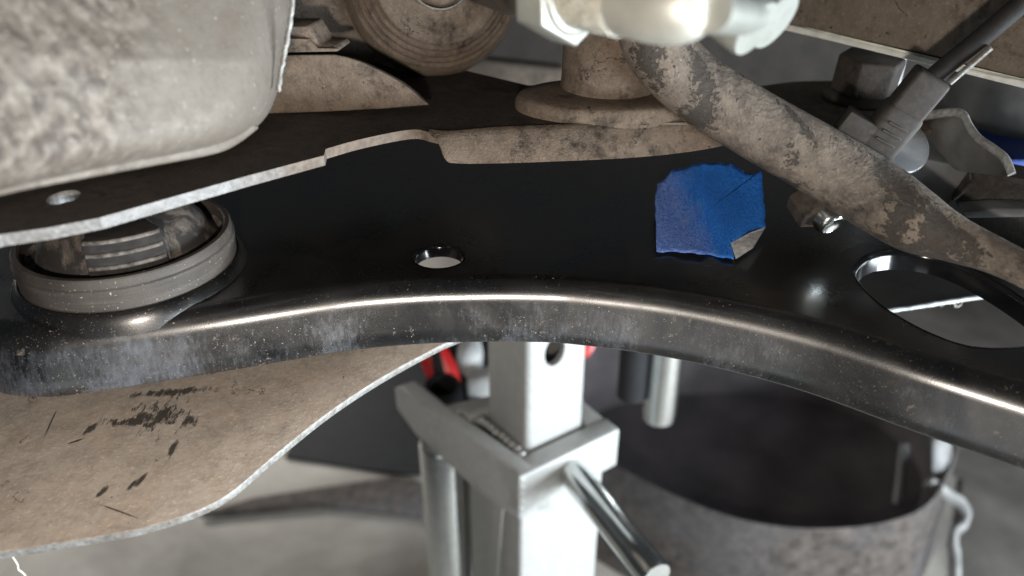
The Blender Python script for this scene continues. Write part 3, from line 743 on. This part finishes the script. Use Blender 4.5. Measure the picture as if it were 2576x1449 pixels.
# rest of the tube: rounded corners and three more faces, plus an inner wall
def rsq(s, r, ins=0):
    out = []
    for cx, cy, a0 in ((s-r, r, -90), (s-r, s-r, 0), (r, s-r, 90), (r, r, 180)):
        for k in range(5):
            a = math.radians(a0 + 22.5*k); out.append((cx + (r-ins)*math.cos(a), cy + (r-ins)*math.sin(a)))
    return out
q = rsq(S, rc); b2 = len(v); nq = len(q)
for a, bb_ in q: v += [jp(a, bb_, pz0), jp(a, bb_, pz1)]
for k in range(nq-1): f.append([b2+2*k, b2+2*k+2, b2+2*k+3, b2+2*k+1])
b3 = len(v)
for a, bb_ in rsq(S, rc, .0032): v += [jp(a, bb_, pz0), jp(a, bb_, pz1)]
for k in range(nq-1): f.append([b3+2*k+1, b3+2*k+3, b3+2*k+2, b3+2*k])
for k in range(nq): f.append([b2+2*k+1, b2+2*((k+1) % nq)+1, b3+2*((k+1) % nq)+1, b3+2*k+1])
sharp(obj('post', v, f, M_STAND, js, fix=False), 35)
slab('saddle', [jp(-.006, -.006, pz1), jp(S+.006, -.006, pz1), jp(S+.006, S+.006, pz1), jp(-.006, S+.006, pz1)], ZU*.008, M_STAND, js, .0015)
# collar frame round the post (four bars so that the post really passes through it)
ct = K.z - .001; chh = .030
g_ = .0022
def bar(name, a0, a1, b0, b1, z0, z1, bv=.0018): return prism(name, [(a0, b0), (a1, b0), (a1, b1), (a0, b1)], z0, z1, M_STAND, js, bv, 3)
bar('collar_front', -.0165, S+.0160, -.0165, -g_, ct-chh, ct)
bar('collar_right', S+g_, S+.0150, -g_+.0002, S+.010, ct-chh, ct-.0003)
bar('collar_back', -.0125, S+g_-.0002, S+g_, S+.010, ct-chh, ct-.0003)
# long side arm running back to the left
sidep = [(-.0118, ct), (.072, ct+.001), (.100, ct+.004), (.106, ct-.001), (.106, ct-.018), (.085, ct-.030), (.020, ct-.040), (-.0118, ct-.037)]
slab('side_arm', [jp(-.0150, -.0150, 0) + E3*(bb_+.0118) + ZU*z for bb_, z in sidep], (E1 - E3*.1)*.0125, M_STAND, js, .0022, 3)
slab('arm_top', [jp(-.0022, .0457, ct-.001), jp(-.030, .070, ct-.002), jp(.002, .062, ct-.002), jp(.030, .055, ct-.002)], ZU*-.004, M_STAND, js, .001)
for k in range(9): lathe('weld_bead', [(.0001, .0016), (.0018, .0013), (.0026, .0002), (.0027, -.001)], jp(-.0030 - k*.0004 + random.uniform(-.0006, .0006), .000 + k*.0050, ct-.0003), (0, 0, 1), M_STAND, js, 10)
for k in range(13): lathe('weld_bead', [(.0001, .0020), (.0022, .0016), (.0033, .0004), (.0034, -.002)], jp(-.010 + k*.0052 + random.uniform(-.001, .001), -.0120 + random.uniform(-.0008, .0008), ct-chh-.0005), (random.uniform(-.2, .2), -1, -.6), M_STAND, js, 10)
for k in range(5): lathe('weld_bead', [(.0001, .0018), (.0020, .0014), (.0030, .0002), (.0031, -.002)], jp(-.0145 + random.uniform(-.0008, .0008), -.0145, ct-.004 - k*.0056), (-.5, -1, random.uniform(-.2, .2)), M_STAND, js, 10)
# lower tube
bar('lower_tube', -.0115, S+.0100, -.0110, S+.0080, FLOOR_Z+.03, ct-chh-.0002, .003)
bar('tube_shim', -.0040, .012, -.0112, -.0077, ct-chh-.012, ct-chh+.006, .0015)
slab('gusset', [jp(-.0148, .004, ct-.04), jp(-.0148, .030, ct-.036), jp(-.0148, .030, ct-.12), jp(-.0148, .012, ct-.12)], E1*.0032, M_STAND, js, .001)
bar('base_plate', -.10, S+.10, -.10, S+.16, FLOOR_Z+.001, FLOOR_Z+.03, .004)
cyl = jp(-.0150, -.0150, 0) + E3*.085 + E1*.012
lathe('ram_cylinder', [(.0001, FLOOR_Z+.031), (.0165, FLOOR_Z+.031), (.0165, ct-.034), (.0155, ct-.032), (.0001, ct-.032)], V((cyl.x, cyl.y, 0)), (0, 0, 1), M_CHROME, js, 48)
h0 = jp(.022, -.0140, ct-.0150); 
hd = (at(1652, 1452, .405) - h0)
pin = sweep('pin_handle', [h0 - hd.normalized()*.01, h0 + hd*.25, h0 + hd*.5, h0 + hd*.75, h0 + hd*.985, h0 + hd*1.0], [.0090, .0090, .0090, .0090, .0090, .0082], M_CHROME, js, 32)

# ================================================================== red floor jack and things behind the stand
rj = empty('floor_jack', (-.03, .80, FLOOR_Z), 'blurred red painted jack half hidden behind the silver post', 'floor jack')
def bl(px, d): return [at(x, y, d) for x, y in px]
slab('side_plate', bl([(1036, 860), (1100, 850), (1150, 940), (1160, 990), (1080, 980)], .60), (0, .012, 0), M_RED, rj, .003)
slab('dark_slot', bl([(1082, 872), (1102, 866), (1122, 950), (1092, 960)], .597), (0, .002, 0), M_BLK, rj, .001)
slab('side_plate', bl([(1380, 830), (1502, 830), (1502, 872), (1485, 905), (1380, 912)], .62), (.0, .012, 0), M_RED, rj, .004)
slab('caster_bracket', bl([(1172, 960), (1250, 950), (1250, 1060), (1180, 1060)], .63), (.0, .02, 0), M_STAND, rj, .004)
slab('pale_knuckle', bl([(1140, 905), (1170, 880), (1210, 885), (1215, 955), (1160, 965)], .65), (0, .03, 0), M_PALE, rj, .008, 3)
lathe('axle_bolt', [(.0001, .006), (.004, .006), (.0055, .003), (.0055, 0)], at(1216, 1020, .628), (0, -1, .3), M_CHROME, rj, 16)
slab('frame_beam', [at(1060, 1000, .63), at(1260, 1000, .63), at(1260, 1090, .63), at(1060, 1100, .63)], (0, .16, 0), M_BLK, rj, .004)
cp = at(1116, 985, .585)
cup = lathe('socket_cup', [(.0105, .006), (.0128, .0065), (.0136, .0045), (.0138, -.0030), (.0126, -.005), (.0126, -.024), (.0100, -.027), (.0001, -.027)], cp, (0, -.12, 1), M_BLK, None, 40)
tag(cup, 'round black socket cup sitting behind the side arm of the stand', 'socket')
lathe('cup_inside', [(.0105, .006), (.0100, -.012), (.0001, -.012)], cp, (0, -.12, 1), M_BLK, cup, 40).location = (0, 0, 0)

tb_ = empty('damper_tube', at(1655, 1070, .56), 'blurred shiny metal tube hanging right of the silver post', 'tube')
dt = at(1655, 1060, .56)
lathe('tube', [(.0001, 0), (.008, .0005), (.0115, .004), (.0122, .012), (.0122, .19), (.0001, .19)], dt, (0, .03, 1), M_CHROME, tb_, 40)
lathe('dark_sleeve', [(.0100, .002), (.0104, .002), (.0104, .17), (.0100, .17)], dt + V((-.020, .002, .02)), (0, .03, 1), M_BLK, tb_, 32)

# tub on the floor, lower right
tub = empty('dust_tub', (.42, .78, FLOOR_Z), 'dark open tub with dusty grey wall on the floor at lower right', 'tub')
rim_px = [(1360, 1060), (1540, 1165), (1700, 1245), (1850, 1300), (2000, 1325), (2150, 1322), (2260, 1300), (2330, 1262), (2370, 1200), (2400, 1110), (2410, 990), (2260, 870), (1950, 800), (1600, 815), (1400, 900)]
RZ = FLOOR_Z + .13
rim = [onz(x, y, RZ) for x, y in cr(rim_px, 5, True)]; cc = sum(rim, V())/len(rim); n = len(rim)
v = []; f = []; lev = [(1.10, -.129), (1.06, -.06), (1.035, -.008), (1.02, .001), (1.0, 0), (.985, -.010), (.93, -.115), (.0, -.115)]
for s, h in lev:
    for p in rim: v.append(V((cc.x + (p.x-cc.x)*s, cc.y + (p.y-cc.y)*s, RZ + h)))
for j in range(3):
    for k in range(n): f.append([j*n+k, j*n+(k+1) % n, (j+1)*n+(k+1) % n, (j+1)*n+k])
sharp(obj('outer_wall', v[:4*n], f, M_TUBOUT, tub), 60)
f = []
for j in range(4):
    for k in range(n): f.append([j*n+k, j*n+(k+1) % n, (j+1)*n+(k+1) % n, (j+1)*n+k])
sharp(obj('inside', v[3*n:], f, M_TUBIN, tub), 60)
hs = [at(x, y, .79) for x, y in cr([(2335, 1212), (2360, 1228), (2385, 1246), (2412, 1262), (2428, 1290), (2424, 1318), (2404, 1338), (2398, 1365), (2402, 1400), (2404, 1470)], 5)]
sweep('pale_rim_trim', hs, (.0045, .007), M_CONN2, tub, 14)
slab('pale_tab', [at(x, y, .80) for x, y in cr([(2350, 1105), (2392, 1108), (2396, 1150), (2375, 1185), (2350, 1200), (2345, 1160)], 4, True)], (0, .012, 0), M_GREYST, tub, .003)
sweep('corner_seam', [at(2275, 1120, .86), at(2268, 1190, .85), at(2258, 1270, .84)], .006, M_GREYST, tub, 10)

# dark things lying on the floor
mat_ = slab('darkening_mat', [onz(x, y, FLOOR_Z+.006) for x, y in [(715, 1148), (800, 960), (900, 840), (1400, 800), (1500, 1050), (1250, 1185), (1000, 1190)]], (0, 0, -.005), M_BLK, None, .002)  # stretched back so the floor behind the stand turns dark
tag(mat_, 'dark mat enlarged to darken the concrete left of the stand', 'mat')
mat2 = slab('floor_board', [onz(x, y, FLOOR_Z+.012) for x, y in [(500, 1290), (640, 1250), (1000, 1195), (1080, 1215), (1060, 1290), (800, 1262)]], (0, 0, -.011), M_TUBOUT, None, .002)
tag(mat2, 'brownish flat board lying in front of the dark mat', 'board')
mat3 = slab('darkening_sheet', [onz(x, y, FLOOR_Z+.004) for x, y in [(1000, 690), (3600, 640), (3000, 1600), (2380, 1700), (2420, 1200), (1500, 1100)]], (0, 0, -.0035), M_SHEET, None, .001)  # added over the concrete so the floor seen past the arm is darker
tag(mat3, 'dark sheet added to darken the floor around the tub', 'floor sheet')

# ================================================================== blurred shapes behind
rail = slab('frame_rail', [at(x, y, .62) for x, y in [(880, 118), (1190, 146), (1420, 172), (1420, 205), (1330, 262), (1280, 272), (1120, 232), (960, 160)]], (.0, .03, -.004), M_DIM, None, .003)
tag(rail, 'blurred grey frame rail seen between the boot and the tower', 'frame rail')
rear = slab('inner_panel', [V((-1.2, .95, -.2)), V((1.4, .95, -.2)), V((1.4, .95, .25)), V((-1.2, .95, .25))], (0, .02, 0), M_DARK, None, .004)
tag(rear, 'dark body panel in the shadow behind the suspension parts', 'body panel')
drum = lathe('pale_drum', [(.0001, .055), (.045, .055), (.052, .050), (.052, .008), (.056, .004), (.056, -.012), (.0001, -.012)], at(2590, 310, .50), (0, 0, 1), M_GREYST, None, 48)
tag(drum, 'blurred grey round drum at the right edge above the blue box', 'drum')
bx_ = box('blue_box', at(2590, 390, .46), (.034, 0, 0), (0, .03, 0), (0, 0, .0085), M_BLUE, None, .003)
tag(bx_, 'small blurred blue box at the right edge of the picture', 'box')
rodv = lathe('thin_rod', [(.0001, 0), (.003, 0), (.003, .05), (.0001, .05)], at(2248, 212, .42), (0, 0, 1), M_PALE, None, 16)
tag(rodv, 'thin pale upright rod just right of the bolt head', 'rod')

th_ = sweep('loose_thread', [onz(x, y, z) for x, y, z in cr([(16, 1372, -.0425), (24, 1388, -.044), (34, 1404, -.046), (44, 1420, -.049), (46, 1432, -.051), (56, 1440, -.053), (66, 1452, -.055), (72, 1475, -.06)], 4)], .00022, M_THREAD, None, 6)
tag(th_, 'short white thread dangling from the edge of the lower plate', 'thread')
